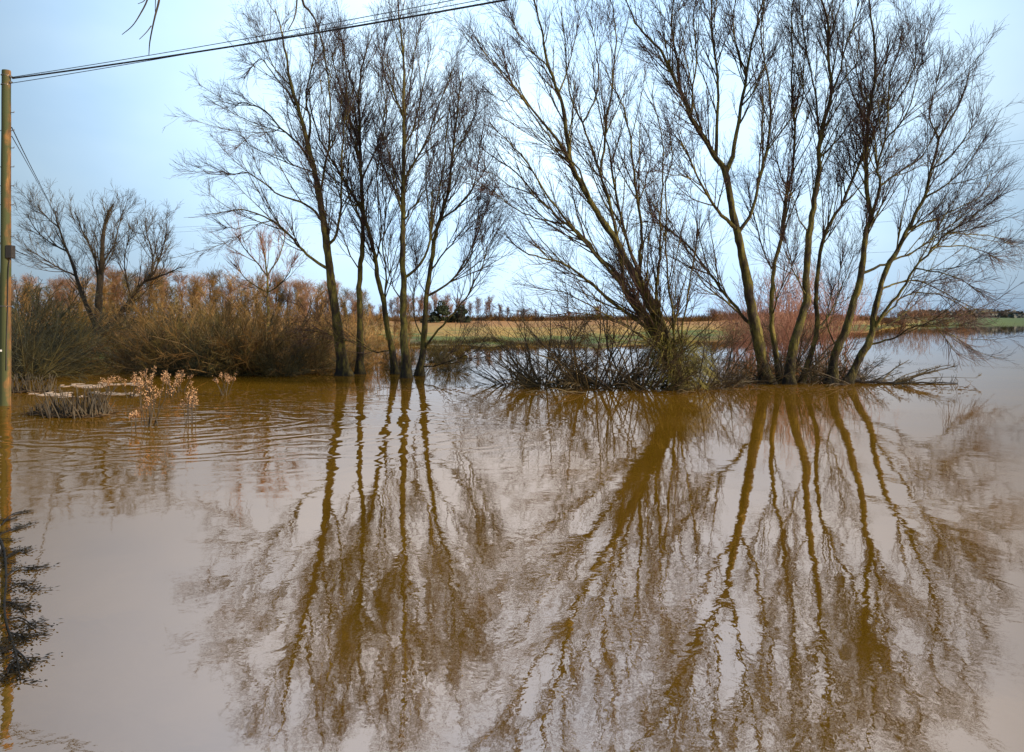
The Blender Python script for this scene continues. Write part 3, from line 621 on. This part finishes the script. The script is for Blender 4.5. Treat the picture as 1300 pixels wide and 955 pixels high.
# dark brush, middle
mb = [shrub('brush_tangle', 3.6, 6.5, 41, 'brush', n=34, tk=1.0, lean=(2, 72), tw=(6, 5)), shrub('brush_tangle', 1.7, 4.4, 42, 'brush', n=36, tk=1.0, lean=(0, 55), tw=(6, 5))]
for i, (x, d, k, s, lab) in enumerate([
 (655, 27.4, 1, .8, 'left end of the dark brush tangle in the flood, low and sparse'),
 (705, 26.6, 1, 1.0, 'low dark brush tangle in the flood left of the leaning willow'),
 (752, 26.2, 0, .95, 'dark brush tangle in the flood under the leaning willow limbs'),
 (800, 25.9, 0, 1.0, 'tall dark brush tangle against the foot of the leaning willow'),
 (835, 25.6, 1, .8, 'dense low brush beside the shoots of the leaning willow'),
 (905, 26.6, 1, .75, 'sparse twiggy brush between the leaning willow and the right hand clump'),
 (948, 28.2, 1, .8, 'thin brush at the left foot of the right hand clump'),
 (1030, 29.2, 1, .7, 'twiggy brush behind the feet of the right hand clump'),
 (880, 26.0, 0, .62, 'upright thin brush right beside the green shoots of the leaning willow'),
 (990, 28.6, 0, .75, 'thin brush rising behind the forked willow trunk'),
 (1045, 28.8, 0, .6, 'thin brush between the low forked willow and the tall central one'),
 (915, 29.5, 0, .62, 'dark brush rising behind the sparse twigs left of the right hand clump'),
 (1078, 29.2, 1, .7, 'dark low brush at the foot of the rightmost willow'),
 (775, 27.6, 1, 1.1, 'dense low brush behind the middle of the dark tangle'),
 (690, 28.4, 0, .85, 'sparse fine brush standing behind the low dark tangle')]):
    put(mb[k], at(x, d, -.05), i * 2.1 + .4, s, lab, 'brush')
b = shrub('low_brush', 1.1, 4.6, 43, 'brush', n=34, tk=1.1, lean=(4, 42), tw=(6, 5), arch=-.13)
put(b, at(1112, dG, -.03), .2, (1.15, .8, 1.), 'low arching brush fanning over the water at the right end of the row', 'brush')
# fallen branch at the waterline
rng = np.random.default_rng(77)
fb = np.array([P(1072, 487, dG), P(1110, 488, dG - .05), P(1150, 489, dG - .1), P(1190, 488.5, dG - .1), P(1216, 489, dG - .1)]); fb[:, 2] = [.12, .05, .03, .03, .02]
fb = smooth_line(fb, 4, .012); r = np.linspace(.06, .015, len(fb))
root = empty('fallen_branch', fb[0], 'dark fallen branch floating flat at the waterline right of the willows', 'branch')
link('bough', Acc().tube(fb[None], r[None], 7).mesh('bough', fb[0], True), M['bark2'], root)
pp, pr = resample(fb, r, 12); b1, q1 = spawn(pp[None], pr[None], 30, (.1, 1), (30, 80), (.2, .7), 4, .12, .2, .6, .012, .005); b1[..., 2] = np.maximum(b1[..., 2], .0)
link('twigs', Acc().tube(b1, q1, 3).mesh('twigs', fb[0]), M['brush'], root)

# reddish bushes behind the right clump
pk = shrub('reddish_bush', 6.3, 5.0, 51, 'far_pink', n=30, tk=1.6, lean=(55, 88), tw=(7, 5), arch=-.01)
for i, (x, d, s, lab) in enumerate([(972, 50, .98, 'reddish bush seen between the first stems of the right hand clump'), (1008, 48, 1.0, 'reddish bush behind the tall central willow of the right hand clump'),
                               (1062, 52, .9, 'reddish bush behind the low fork of the right hand clump'), (930, 56, .62, 'small reddish bush left of the forked willow trunk'), (990, 44, .62, 'low reddish bush tucked between the central stems of the right hand clump'),
                               (1040, 43, .6, 'low reddish bush behind the slender elbowed willow'), (952, 43, .5, 'low reddish bush at the back of the forked willow trunk')]):
    put(pk, at(x, d, -.05), i * 1.3, s, lab, 'bush')

# wood behind the left thicket
wd = [free_tree('woodland_tree', 8.5, 4.6, 61, 'far_twig', 'pale_stem', 30, 1.7, .06, (12, 42)), free_tree('woodland_tree', 8., 4.8, 62, 'scrub_brown', 'bark2', 30, 1.7, .05, (12, 42)), free_tree('woodland_tree', 7.6, 4.6, 63, 'scrub_olive', 'pale_stem', 30, 1.7, .08, (12, 45))]
rr_ = random.Random(8)
GW = 'bare trees of the wood behind the left thicket'
for i, x in enumerate(range(-40, 520, 9)):
    d = 62 + rr_.uniform(-6, 24); top = 350 - 12 * math.exp(-((x - 180) / 70) ** 2) + rr_.uniform(-6, 14) + max(0, (x - 395) * .32)
    z = float(gheight((x - 650) / F * d, d)); hh = (HOR - top) / F * d + H - z
    put(wd[i % 3], at(x, d), rr_.uniform(0, 6), (hh / 8.3) * rr_.uniform(.95, 1.05), 'bare brown tree in the distant wood behind the left thicket', 'tree', GW)
GU = 'brushy undergrowth along the shore behind the left thicket'
us = shrub('shore_shrub', 3.0, 5.2, 64, 'scrub_brown', n=40, tk=2.4); us2 = shrub('shore_shrub', 3.0, 5.2, 65, 'scrub_olive', n=40, tk=2.4)
for i, x in enumerate(range(-30, 470, 26)):
    d = 50 + rr_.uniform(0, 8) + max(0, (x - 250) * .05)
    put((us, us2)[i % 2], at(x, d), rr_.uniform(0, 6), rr_.uniform(.75, 1.1), 'brown shrub on the shore behind the left thicket', 'bush', GU)
# far hedge trees on the brow
GB = 'small bare trees on the brow behind the field'
ft = free_tree('distant_tree', 8.5, 6.0, 66, 'far_twig', 'bark2', 30, 2.4, .12, (15, 50))
for i, (x, top) in enumerate([(498, 380), (505, 376), (512, 384), (526, 378), (538, 374), (550, 371), (568, 374), (580, 378), (590, 380), (520, 374), (532, 380), (545, 384), (562, 380), (574, 386), (597, 384), (607, 378), (618, 384), (623, 376), (634, 386), (645, 390), (658, 394), (680, 393)]):
    d = 150 + rr_.uniform(-10, 20); z = at(x, d)[2]; hh = (HOR - top) / F * d + H - z
    put(ft, at(x, d), rr_.uniform(0, 6), hh / 8.8, 'small bare tree on the brow beyond the field, right of the wood', 'tree', GB)
for i, (x, top, lab) in enumerate([(668, 392, 'faint low tree on the brow above the middle brush'), (760, 388, 'distant low tree on the skyline behind the leaning willow'), (905, 392, 'distant low tree on the skyline between the willow clumps')]):
    d = 165; z = at(x, d)[2]; put(ft, at(x, d), i, (.8, .8, (((HOR - top) / F * d + H - z) / 8.8)), lab, 'tree')

# evergreen clump
def leaf_cloud(centers, radii, n, size, rg):
    k = rg.integers(0, len(centers), n); v = norm(rg.normal(size=(n, 3))) * (rg.uniform(.55, 1.02, n) ** .6)[:, None]
    c = np.asarray(centers)[k] + v * np.asarray(radii)[k]
    a = norm(rg.normal(size=(n, 3))) * size; b_ = norm(np.cross(a, rg.normal(size=(n, 3)))) * size * .6
    s = rg.uniform(.6, 1.3, (n, 1)); a = a * s; b_ = b_ * s
    V = np.stack([c - a, c - b_, c + a, c + b_], 1).reshape(-1, 3); return V, np.arange(4 * n).reshape(-1, 4)
rg = np.random.default_rng(5); dE = 125
for (x, top, wpx, lab) in [(556, 377, 34, 'dark ragged evergreen tree on the far brow seen past the five willows'), (582, 383, 26, 'smaller dark evergreen beside the taller one on the far brow')]:
    loc = np.array(at(x, dE)); hh = (HOR - top) / F * dE + H - loc[2]; ww = wpx / F * dE
    root = empty('evergreen_tree', loc, lab, 'tree')
    link('trunk', Acc().tube(np.array([[[0, 0, -.2], [0, 0, hh * .5], [.1, 0, hh * .8]]]), np.array([[.2, .14, .06]]), 7).mesh('trunk', smooth=True), M['bark2'], root)
    cs = [(rg.uniform(-.35, .35) * ww, rg.uniform(-.3, .3) * ww, hh * rg.uniform(.05, .85) ** 1.3) for _ in range(30)]; cs = [(a_ * (1.15 - c_ / hh), b_, c_) for a_, b_, c_ in cs]; cs = [(a_ * 1.5, b_, c_ * (.75 + .3 * math.sin(a_ * 2.3))) for a_, b_, c_ in cs]; rs = [(ww * rg.uniform(.08, .2), ww * .2, hh * rg.uniform(.05, .12)) for _ in cs]
    V, Qd = leaf_cloud(cs, rs, 4200, .15, rg); link('crown', mesh('crown', V, Qd), M['yew'], root)

# hedge along the brow of the field
def hedge(name, xs, ds, h, n, m, label, tk=.02):
    t = rng.uniform(0, 1, n); x = np.interp(t, np.linspace(0, 1, len(xs)), xs); d = np.interp(t, np.linspace(0, 1, len(ds)), ds) + rng.normal(size=n) * 1.0
    X = (x - 650) / F * d; z = gheight(X, d); K = 4
    hh = h * rng.uniform(.3, 1.25, n) * (1 + .25 * np.sin(X * .7) * np.sin(X * .23)); p = np.empty((n, K, 3)); p[:, 0] = np.stack([X, d, z - .1], 1)
    dr = norm(rng.normal(size=(n, 3)) * .5 + np.array([0, 0, 1]))
    for k in range(1, K): p[:, k] = p[:, k - 1] + dr * (hh / (K - 1))[:, None]; dr = norm(dr + rng.normal(size=(n, 3)) * .3)
    r = np.linspace(tk * 1.4, tk * .6, K)[None] * np.ones((n, 1)); o = p[0, 0].copy()
    tag(link(name, Acc().tube(p, r, 3).mesh(name, o), m), label, 'hedge').location = o
hedge('hedgerow', [395, 640], [135, 140], 1.3, 5000, M['scrub_brown'], 'rusty brown hedge on the brow behind the five willows', .03)
hedge('hedgerow', [645, 900], [140, 165], 1.3, 6000, M['scrub_brown'], 'rusty brown hedge on the brow behind the middle brush', .035)
hedge('hedgerow', [905, 1130], [165, 300], 2.2, 6000, M['scrub_brown'], 'brown hedge on the far shore behind the right hand clump', .05)
# rushes along the shore
hedge('shore_rushes', [430, 740], [72, 76], .5, 5000, M['scrub_olive'], 'strip of dull green rushes along the shore behind the five willows', .014)

# bushes standing far out in the flood at right
fbush = shrub('flooded_tree', 9.3, 15, 71, 'far_twig', 'bark2', n=50, tk=6., lean=(22, 88), tw=(7, 4), arch=.0)
for (x, top, base, wx, lab) in [(1165, 378, 411, 1.0, 'round bare tree far out in the flood, largest of three at right'),
                              (1222, 386, 411, .75, 'smaller bare tree far out in the flood, right of the round one'),
                              (1118, 388, 413, .8, 'low far tree in the flood seen behind the rightmost willow'),
                              (1139, 394, 413, .8, 'lowest of the far bushes in the flood, left of the round tree'),
                              (1196, 396, 412, .8, 'low far bush between the round tree and the smaller one'),]:
    d = wl(base) * .62; hh = (HOR - top) / F * d + H
    put(fbush, at(x, d, -.1), x, (hh / 9.3 * 1.1 * wx, hh / 9.3 * wx, hh / 9.3), lab, 'tree')
hedge('flooded_hedge', [1105, 1238], [330, 360], 1.3, 2500, M['scrub_brown'], 'dark brown hedge line standing in the flood at the right horizon', .09)
# distant woods on the right horizon
n = 2600; x = rng.uniform(1140, 1420, n); d = rng.uniform(1000, 1250, n); X = (x - 650) / F * d
hh = 6 + 5 * np.abs(np.sin(X * .013)) * rng.uniform(.3, 1, n)
c = np.stack([X, d, gheight(X, d) + hh * rng.uniform(0, 1, n)], 1)
a = norm(rng.normal(size=(n, 3))) * 3.2; b_ = norm(np.cross(a, rng.normal(size=(n, 3)))) * 2.4
V = np.stack([c - a, c - b_, c + a, c + b_], 1).reshape(-1, 3)
farw = twigm('distant_wood', (.05, .06, .05), (.10, .10, .09), .02)
tag(link('distant_wood', mesh('distant_wood', V, np.arange(4 * n).reshape(-1, 4)), farw), 'thin dark band of far woods on the right horizon', 'woods', kind='stuff')

# ------------------------------------------------------------------ telephone pole
rng = np.random.default_rng(90)
dP = wl(515); bx = (6.5 - 650) / F * dP
top = H + (HOR - 91) / F * dP
root = empty('telephone_pole', (bx, dP, 0), 'weathered wooden telephone pole standing in the flood at the left edge', 'pole')
K = 14; z = np.linspace(-.6, top, K); pts = np.stack([np.linspace(0, .03, K) + rng.normal(size=K) * .003, np.zeros(K), z], 1)
rad = np.linspace(.138, .105, K)
a = Acc().tube(np.vstack([pts, pts[-1:] + [0, 0, .03], pts[-1:] + [0, 0, .035]])[None], np.r_[rad, .10, .001][None], 20)
link('shaft', a.mesh('shaft', smooth=False), M['pole'], root)
def pz(y): return H + (HOR - y) / F * dP
for y in (143, 166, 188, 212, 236, 260, 300):
    for s in ((1,) if y in (143, 188) else (1, -1)):
        p = np.array([[s * .11, 0, pz(y)], [s * .23, 0, pz(y)], [s * .235, 0, pz(y) + .035]])
        link('step_iron', Acc().tube(p[None], np.full((1, 3), .011), 6).mesh('step_iron'), M['steel'], root)
bo = link('junction_box', Acc().add(*box_vq((.17, -.05, pz(320)), (.17, .16, .33))).mesh('junction_box'), M['box'], root)
mod = bo.modifiers.new('b', 'BEVEL'); mod.width = .015; mod.segments = 2
ca = smooth_line([(.16, -.06, pz(328)), (.15, -.09, pz(340)), (.13, -.09, pz(360)), (.125, -.09, pz(392)), (.10, -.1, pz(430)), (.1, -.11, pz(470))], 3)
link('cable', Acc().tube(ca[None], np.full((1, len(ca)), .013), 6).mesh('cable', smooth=True), M['box'], root)
for y in (389, 108, 96):
    an = np.linspace(0, 2 * np.pi, 25); rrr = .142 - .034 * (pz(y) / top)
    ring = np.stack([np.cos(an) * rrr, np.sin(an) * rrr, np.full(25, pz(y))], 1) + [.02 * pz(y) / top, 0, 0]
    link('steel_band', Acc().tube(ring[None], np.full((1, 25), .012), 5).mesh('steel_band'), M['steel'], root)
link('white_tag', Acc().add(*box_vq((-.03, -.155, pz(445)), (.08, .012, .05))).mesh('white_tag'), M['plate'], root)
for dz in (98, 105):
    link('insulator', Acc().tube(np.array([[[.1, -.02, pz(dz)], [.14, -.02, pz(dz)], [.17, -.02, pz(dz)], [.2, -.02, pz(dz)]]]), np.array([[.02, .035, .035, .018]]), 8).mesh('insulator'), M['steel'], root)

def plan_d(x): return (dP - .34 * 12.95) / (1 + .34 * (x - 650) / F)
def overhead(ctrl, rad, label):
    px = np.array(ctrl, float); d = plan_d(px[:, 0]); X = (px[:, 0] - 650) / F * d; Z = H + (HOR - px[:, 1]) / F * d
    c = np.polyfit(X, Z, 2); c[0] = max(c[0], .0005)
    xs = np.linspace(X[0], 30, 50); zs = np.polyval(c, xs) ; zs += (Z[0] - zs[0]) * np.exp(-(xs - xs[0]))
    ys = (dP) - .34 * (xs + 12.95); p = np.stack([xs, ys, zs], 1); o = p[0].copy()
    tag(link('overhead_wire', Acc().tube(p[None], np.full((1, 50), rad), 6).mesh('overhead_wire', o, True), M['wire']), label, 'wire').location = o
overhead([(16, 98), (188, 70.7), (240, 61), (330, 47), (450, 24), (576, 0)], .009, 'thin uppermost wire running from the pole top to the top edge')
overhead([(16, 99.5), (188, 76), (330, 54), (507, 22), (640, 1.5)], .022, 'thickest overhead cable running from the pole top')
overhead([(16, 105.5), (100, 92), (188, 78), (262, 64.5), (330, 52), (507, 18.5), (614, 0)], .009, 'thin wire leaving the pole just below the thick cable and crossing it')
def wire2(ctrl, rad, label, name='overhead_wire'):
    p = smooth_line([P(*c) for c in ctrl], 6); o = p[0].copy()
    tag(link(name, Acc().tube(p[None], np.full((1, len(p)), rad), 5).mesh(name, o, True), M['wire']), label, 'wire').location = o
wire2([(15, 162, dP), (37, 207, 28), (60, 252, 42), (72, 276, 56), (80, 292, 66)], .014, 'upper of two wires slanting down from the pole behind the wide tree')
wire2([(15, 173, dP), (37, 212, 28), (60, 254, 42), (72, 278, 56), (80, 294, 66)], .011, 'lower of two wires slanting down from the pole behind the wide tree')
# far power line on the right and left
wire2([(-200, 300, 210), (200, 290, 190), (500, 268, 165), (800, 240, 140), (1100, 203, 120), (1300, 178, 105), (1600, 135, 90)], .022, 'upper wire of the far power line crossing behind all the willows')
wire2([(-200, 306, 210), (200, 296, 190), (500, 274, 165), (800, 246, 140), (1100, 208, 120), (1300, 182, 105), (1600, 140, 90)], .022, 'lower wire of the far power line crossing behind all the willows')
wire2([(1080, 285, 150), (1200, 276, 142), (1300, 270, 135), (1500, 258, 120)], .022, 'highest of three faint level wires at the right edge')
wire2([(1080, 322, 150), (1200, 317, 142), (1300, 313, 135), (1500, 304, 120)], .022, 'middle of three faint level wires at the right edge')
wire2([(1080, 385, 150), (1200, 382, 142), (1300, 379, 135), (1500, 374, 120)], .022, 'lowest of three faint level wires at the right edge')

# ------------------------------------------------------------------ branches hanging in from above
def hanging(label, strands, d, name='overhanging_branch'):
    o = P(strands[0][0][0][0], strands[0][0][0][1], d); root = empty(name, o, label, 'branch')
    for k, (s, w0, w1) in enumerate(strands):
        p = smooth_line([P(x, y, d + .15 * math.sin(i + k)) for i, (x, y) in enumerate(s)], 4); r = np.linspace(w0, w1, len(p)) / F * d / 2
        link('bough' if k == 0 else 'twig', Acc().tube(p[None], r[None], 6).mesh('b', o, True), M['bark2'], root)
hanging('bare forked twigs hanging into the top left of the sky',
        [([(215, -120), (205, -70), (203, -20), (202, 0), (197, 20), (193, 38), (190, 55), (189, 70)], 4.5, .9),
         ([(205, -70), (196, -30), (187, 0), (178, 18), (168, 33), (155, 44)], 3, .8), ([(192, 33), (186, 41), (177, 50)], 1.4, .7), ([(187, -4), (182, 2), (175, 5)], 1.4, .8), ([(203, -20), (198, -5), (197, 15)], 1.6, .8)], 6.5)
hanging('thin curved twig dangling across the wires near the top of the leftmost willow',
        [([(380, -60), (384, 0), (392, 13), (400, 25), (406, 44), (412, 62)], 3.4, 1.5), ([(380, -60), (377, 0), (374, 22), (366, 38)], 2.6, 1.3)], 8)

# ------------------------------------------------------------------ dark foliage reflection, built as a made-up spray on the water, lower left
rng = np.random.default_rng(123)
def W(x, y, z=.012): d = wl(y); return np.array([(x - 650) / F * d, d, z])
o = W(-60, 690, 0); root = empty('reflection_spray', o, 'made-up leafy spray on the near water at the left edge, standing in for a dark reflection', 'branch')
main = smooth_line([W(-60, 690), W(-20, 670), W(2, 690), W(8, 730), W(6, 780), W(20, 830), W(26, 866)], 5)
side = [resample(smooth_line([W(*q) for q in l], 4), np.linspace(.008, .003, 4 * (len(l) - 1) + 1), 10) for l in
  ([(2, 668), (14, 655), (28, 650)], [(0, 680), (20, 672), (34, 668)], [(6, 712), (22, 700), (36, 704)], [(7, 735), (24, 722), (44, 724)], [(8, 750), (26, 742), (42, 750)],
   [(4, 765), (22, 770), (34, 782)], [(8, 790), (26, 786), (46, 800)], [(12, 805), (26, 810), (40, 812)], [(18, 826), (30, 836), (38, 850)], [(16, 820), (6, 826), (-6, 824)], [(2, 700), (-8, 720), (-14, 745)], [(20, 838), (12, 850), (8, 862)])]
pm_, rm_ = resample(main, np.linspace(.016, .004, len(main)), 30)
br = Acc().tube(pm_[None], rm_[None], 6); p = np.array([q[0] for q in side]); r = np.array([q[1] for q in side]); br.tube(p, r, 5)
b1, q1 = spawn(p, r, 9, (.15, 1), (25, 60), (.10, .26), 4, 0, .2, .6, .004, .002, .2)
b0, q0 = spawn(pm_[None], rm_[None], 40, (.15, 1), (30, 70), (.10, .26), 4, 0, .2, .6, .004, .002, .2); b1 = np.vstack([b1, b0]); q1 = np.vstack([q1, q0])
b1[..., 2] = .010 + np.abs(b1[..., 2] - .012) * .08; br.tube(b1, q1, 3)
link('reflected_boughs', br.mesh('reflected_boughs', o), M['bark2'], root)
nl = 16; idx_ = np.repeat(np.arange(len(b1)), nl); m = len(idx_); t = rng.uniform(.0, 1, m) * 2.999; i = t.astype(int); f = (t - i)[:, None]
c = b1[idx_, i] * (1 - f) + b1[idx_, i + 1] * f + rng.normal(size=(m, 3)) * [.035, .05, .004]
tx = norm(norm(b1[idx_, i + 1] - b1[idx_, i]) + rng.normal(size=(m, 3)) * .6) * rng.uniform(.008, .026, (m, 1)) * [1, 1, .3]; ty = norm(np.cross(tx, rng.normal(size=(m, 3)) * .3 + [0, 0, 1])) * .007
V = np.stack([c, c + tx + ty, c + 2 * tx, c + tx - ty], 1).reshape(-1, 3); V[:, 2] = np.maximum(V[:, 2], .006)
link('reflected_leaves', mesh('reflected_leaves', V - o, np.arange(4 * m).reshape(-1, 4)), M['refl_leaf'], root)

# ------------------------------------------------------------------ reeds, dead weeds, pale streaks
def reed_clump(label, x, y, wpx, hpx, n, mat_=None, debris=True):
    d = wl(y); o = np.array([(x - 650) / F * d, d, 0.]); W = wpx / F * d; hh = hpx / F * d
    root = empty('reed_clump', o, label, 'reeds')
    K = 4; p = np.empty((n, K, 3)); p[:, 0] = np.stack([rng.uniform(-.5, .5, n) * W, rng.normal(size=n) * .18, np.full(n, -.05)], 1)
    dr = norm(rng.normal(size=(n, 3)) * .22 + np.array([-.1, 0, 1])); L = hh * rng.uniform(.5, 1.3, n)
    for k in range(1, K): p[:, k] = p[:, k - 1] + dr * (L / (K - 1))[:, None]; dr = norm(dr + rng.normal(size=(n, 3)) * .12)
    r = np.linspace(.017, .008, K)[None] * np.ones((n, 1))
    link('stalks', Acc().tube(p, r, 4).mesh('stalks'), M['reed'], root)
    if debris:
        nd = int(90 * W) + 30; q = np.empty((nd, 3, 3)); c = np.stack([rng.normal(size=nd) * W * .24, rng.normal(size=nd) * .10 - .05, rng.uniform(.005, .05, nd)], 1)
        dv = norm(rng.normal(size=(nd, 3)) * [1, .6, .12]) * rng.uniform(.05, .22, (nd, 1)); q[:, 0] = c - dv; q[:, 1] = c + [0, 0, .01]; q[:, 2] = c + dv; q[..., 2] = np.maximum(q[..., 2], .0)
        link('debris_mat', Acc().tube(q, np.full((nd, 3), .012), 4).mesh('debris_mat'), M['mud'], root)
reed_clump('widest clump of broken reeds on a raft of debris near the pole', 95, 529, 62, 34, 90)
reed_clump('short dark reeds at the left end of the reed raft', 62, 526, 44, 20, 45)
reed_clump('upright reeds at the right end of the reed raft', 128, 526, 22, 36, 34)
reed_clump('dark reeds and litter close beside the pole foot', 38, 498, 60, 22, 90)
def weeds(label, x, y, wpx, hpx, n, dens=26, heads=True):
    d = wl(y); o = np.array([(x - 650) / F * d, d, 0.]); W = wpx / F * d; hh = hpx / F * d
    root = empty('dead_weed', o, label, 'weeds')
    K = 5; p = np.empty((n, K, 3)); p[:, 0] = np.stack([rng.normal(size=n) * W * .12, rng.normal(size=n) * .1, np.full(n, -.05)], 1)
    dr = norm(np.stack([rng.normal(size=n) * W / hh * .35, rng.normal(size=n) * .15, np.ones(n)], 1)); L = hh * rng.uniform(.6, 1.05, n)
    for k in range(1, K): p[:, k] = p[:, k - 1] + dr * (L / (K - 1))[:, None]; dr = norm(dr + rng.normal(size=(n, 3)) * .08)
    r = np.linspace(.011, .005, K)[None] * np.ones((n, 1)); b1, q1 = spawn(p, r, 6, (.72, 1), (20, 55), (hh * .08, hh * .2), 4, .05, .2, .8, .005, .003)
    link('stalks', Acc().tube(p, r, 4).tube(b1, q1, 3).mesh('stalks'), M['reed'], root)
    for q_ in range(n):
        c = b1[q_ * 6:q_ * 6 + 6, 1:, :].reshape(-1, 3); c = np.repeat(c, dens // 4, 0) + rng.normal(size=(len(c) * (dens // 4), 3)) * .026
        m = len(c); a = norm(rng.normal(size=(m, 3))) * .015; b_ = norm(np.cross(a, rng.normal(size=(m, 3)))) * .012
        V = np.stack([c - a, c - b_, c + a, c + b_], 1).reshape(-1, 3); link('seed_head', mesh('seed_head', V, np.arange(4 * m).reshape(-1, 4)), M['seed'], root)
weeds('tallest bunch of dead stalks with pink seed heads in the ripples', 193, 541, 34, 62, 12, 14)
weeds('dead stalks with seed heads right of the tallest bunch', 242, 538, 30, 50, 7, 14)
weeds('single bent dead stalk left of the tallest bunch', 172, 545, 8, 28, 3, 12)
for i, (x, y, h_, lab) in enumerate([(165, 505, 34, 'pink seed heads behind the tallest bunch, leftmost of the back row'), (190, 502, 38, 'pink seed heads in the back row straight behind the tallest bunch'),
                             (215, 505, 36, 'pink seed heads in the back row below the olive scrub'), (228, 498, 28, 'low pink seed heads in the back row by the dark bramble'),
                             (285, 502, 34, 'lone seed head plant at the right end of the back row'), (140, 500, 24, 'low seed heads by the pale streak left of the back row')]):
    weeds(lab, x, y, 34, h_, 8, 12)
def pale_streak(label, x0, x1, y, tp, seed):  # low, flat pale patches strung out into a streak on the water
    rg = np.random.default_rng(seed); n = 46; Vs = []; Qs = []; k0 = 0
    for q in range(n):
        x = x0 + (x1 - x0) * rg.beta(1.3, 1.6); yy = y + tp * .30 * math.sin(x * .06 + seed) + rg.normal() * tp * .26; d = wl(yy); c = ((x - 650) / F * d, d)
        L = rg.uniform(.04, .22) * (x1 - x0) / 110; wd_ = rg.uniform(.03, .09) * tp / 4; m = 14; a = np.linspace(0, 2 * np.pi, m, endpoint=False); rr0 = 1 + .35 * np.sin(a * 3 + q) + rg.normal(size=m) * .15
        z = .006 + .004 * (q % 5)
        ring = np.stack([c[0] + np.cos(a) * L * rr0, c[1] + np.sin(a) * wd_ * rr0, np.full(m, .001)], 1); top_ = ring * [1, 1, 0] + [0, 0, z]; top_[:, :2] = np.array(c) + (ring[:, :2] - c) * .8
        Vs.append(np.vstack([ring, top_, [[c[0], c[1], z + .003]]])); ii = np.arange(m); jj = (ii + 1) % m
        Qs.append(np.vstack([np.stack([ii, jj, jj + m, ii + m], 1) + k0, np.stack([ii[::2] + m, ii[::2] + 1 + m, (ii[::2] + 2) % m + m, np.full(m // 2, 2 * m)], 1) + k0])); k0 += 2 * m + 1
    d = wl(y); o = np.array([((x0 + x1) / 2 - 650) / F * d, d, 0]); tag(link('water_streak', mesh('water_streak', np.vstack(Vs) - o, np.vstack(Qs), True), M['pale_streak']), label, 'pale_streak', kind='stuff').location = o
pale_streak('long pale streak on the water in front of the wide left tree', 78, 192, 489, 5, 1)
pale_streak('pale streak behind the reed raft near the pole', 38, 112, 501, 6, 2)
pale_streak('short pale streak between reed raft and seed heads', 118, 182, 500, 3.5, 4)
0 and pale_streak('thin pale line at the water edge of the left thicket', 225, 345, 484, 1.6, 3)

# fine litter drifting along the row and round the reeds
rng = np.random.default_rng(55)
n = 1500; k = rng.uniform(size=n); x = np.where(k < .55, rng.uniform(380, 1240, n), rng.uniform(0, 400, n)); y = np.where(k < .55, 491 + np.abs(rng.normal(size=n)) * 5, 494 + np.abs(rng.normal(size=n)) * 22)
d = wl(y); c = np.stack([(x - 650) / F * d, d, np.full(n, .004)], 1); a_ = rng.uniform(-.5, .5, n); L = rng.uniform(.015, .07, n)
dv = np.stack([np.cos(a_) * L, np.sin(a_) * L, np.zeros(n)], 1); p = np.stack([c - dv, c + rng.normal(size=(n, 3)) * [.008, .008, 0], c + dv], 1)
tag(link('flotsam', Acc().tube(p, np.full((n, 3), .005), 4).mesh('flotsam'), M['mud']), 'scattered flood litter drifting at the waterline below the willows', 'litter', kind='stuff')
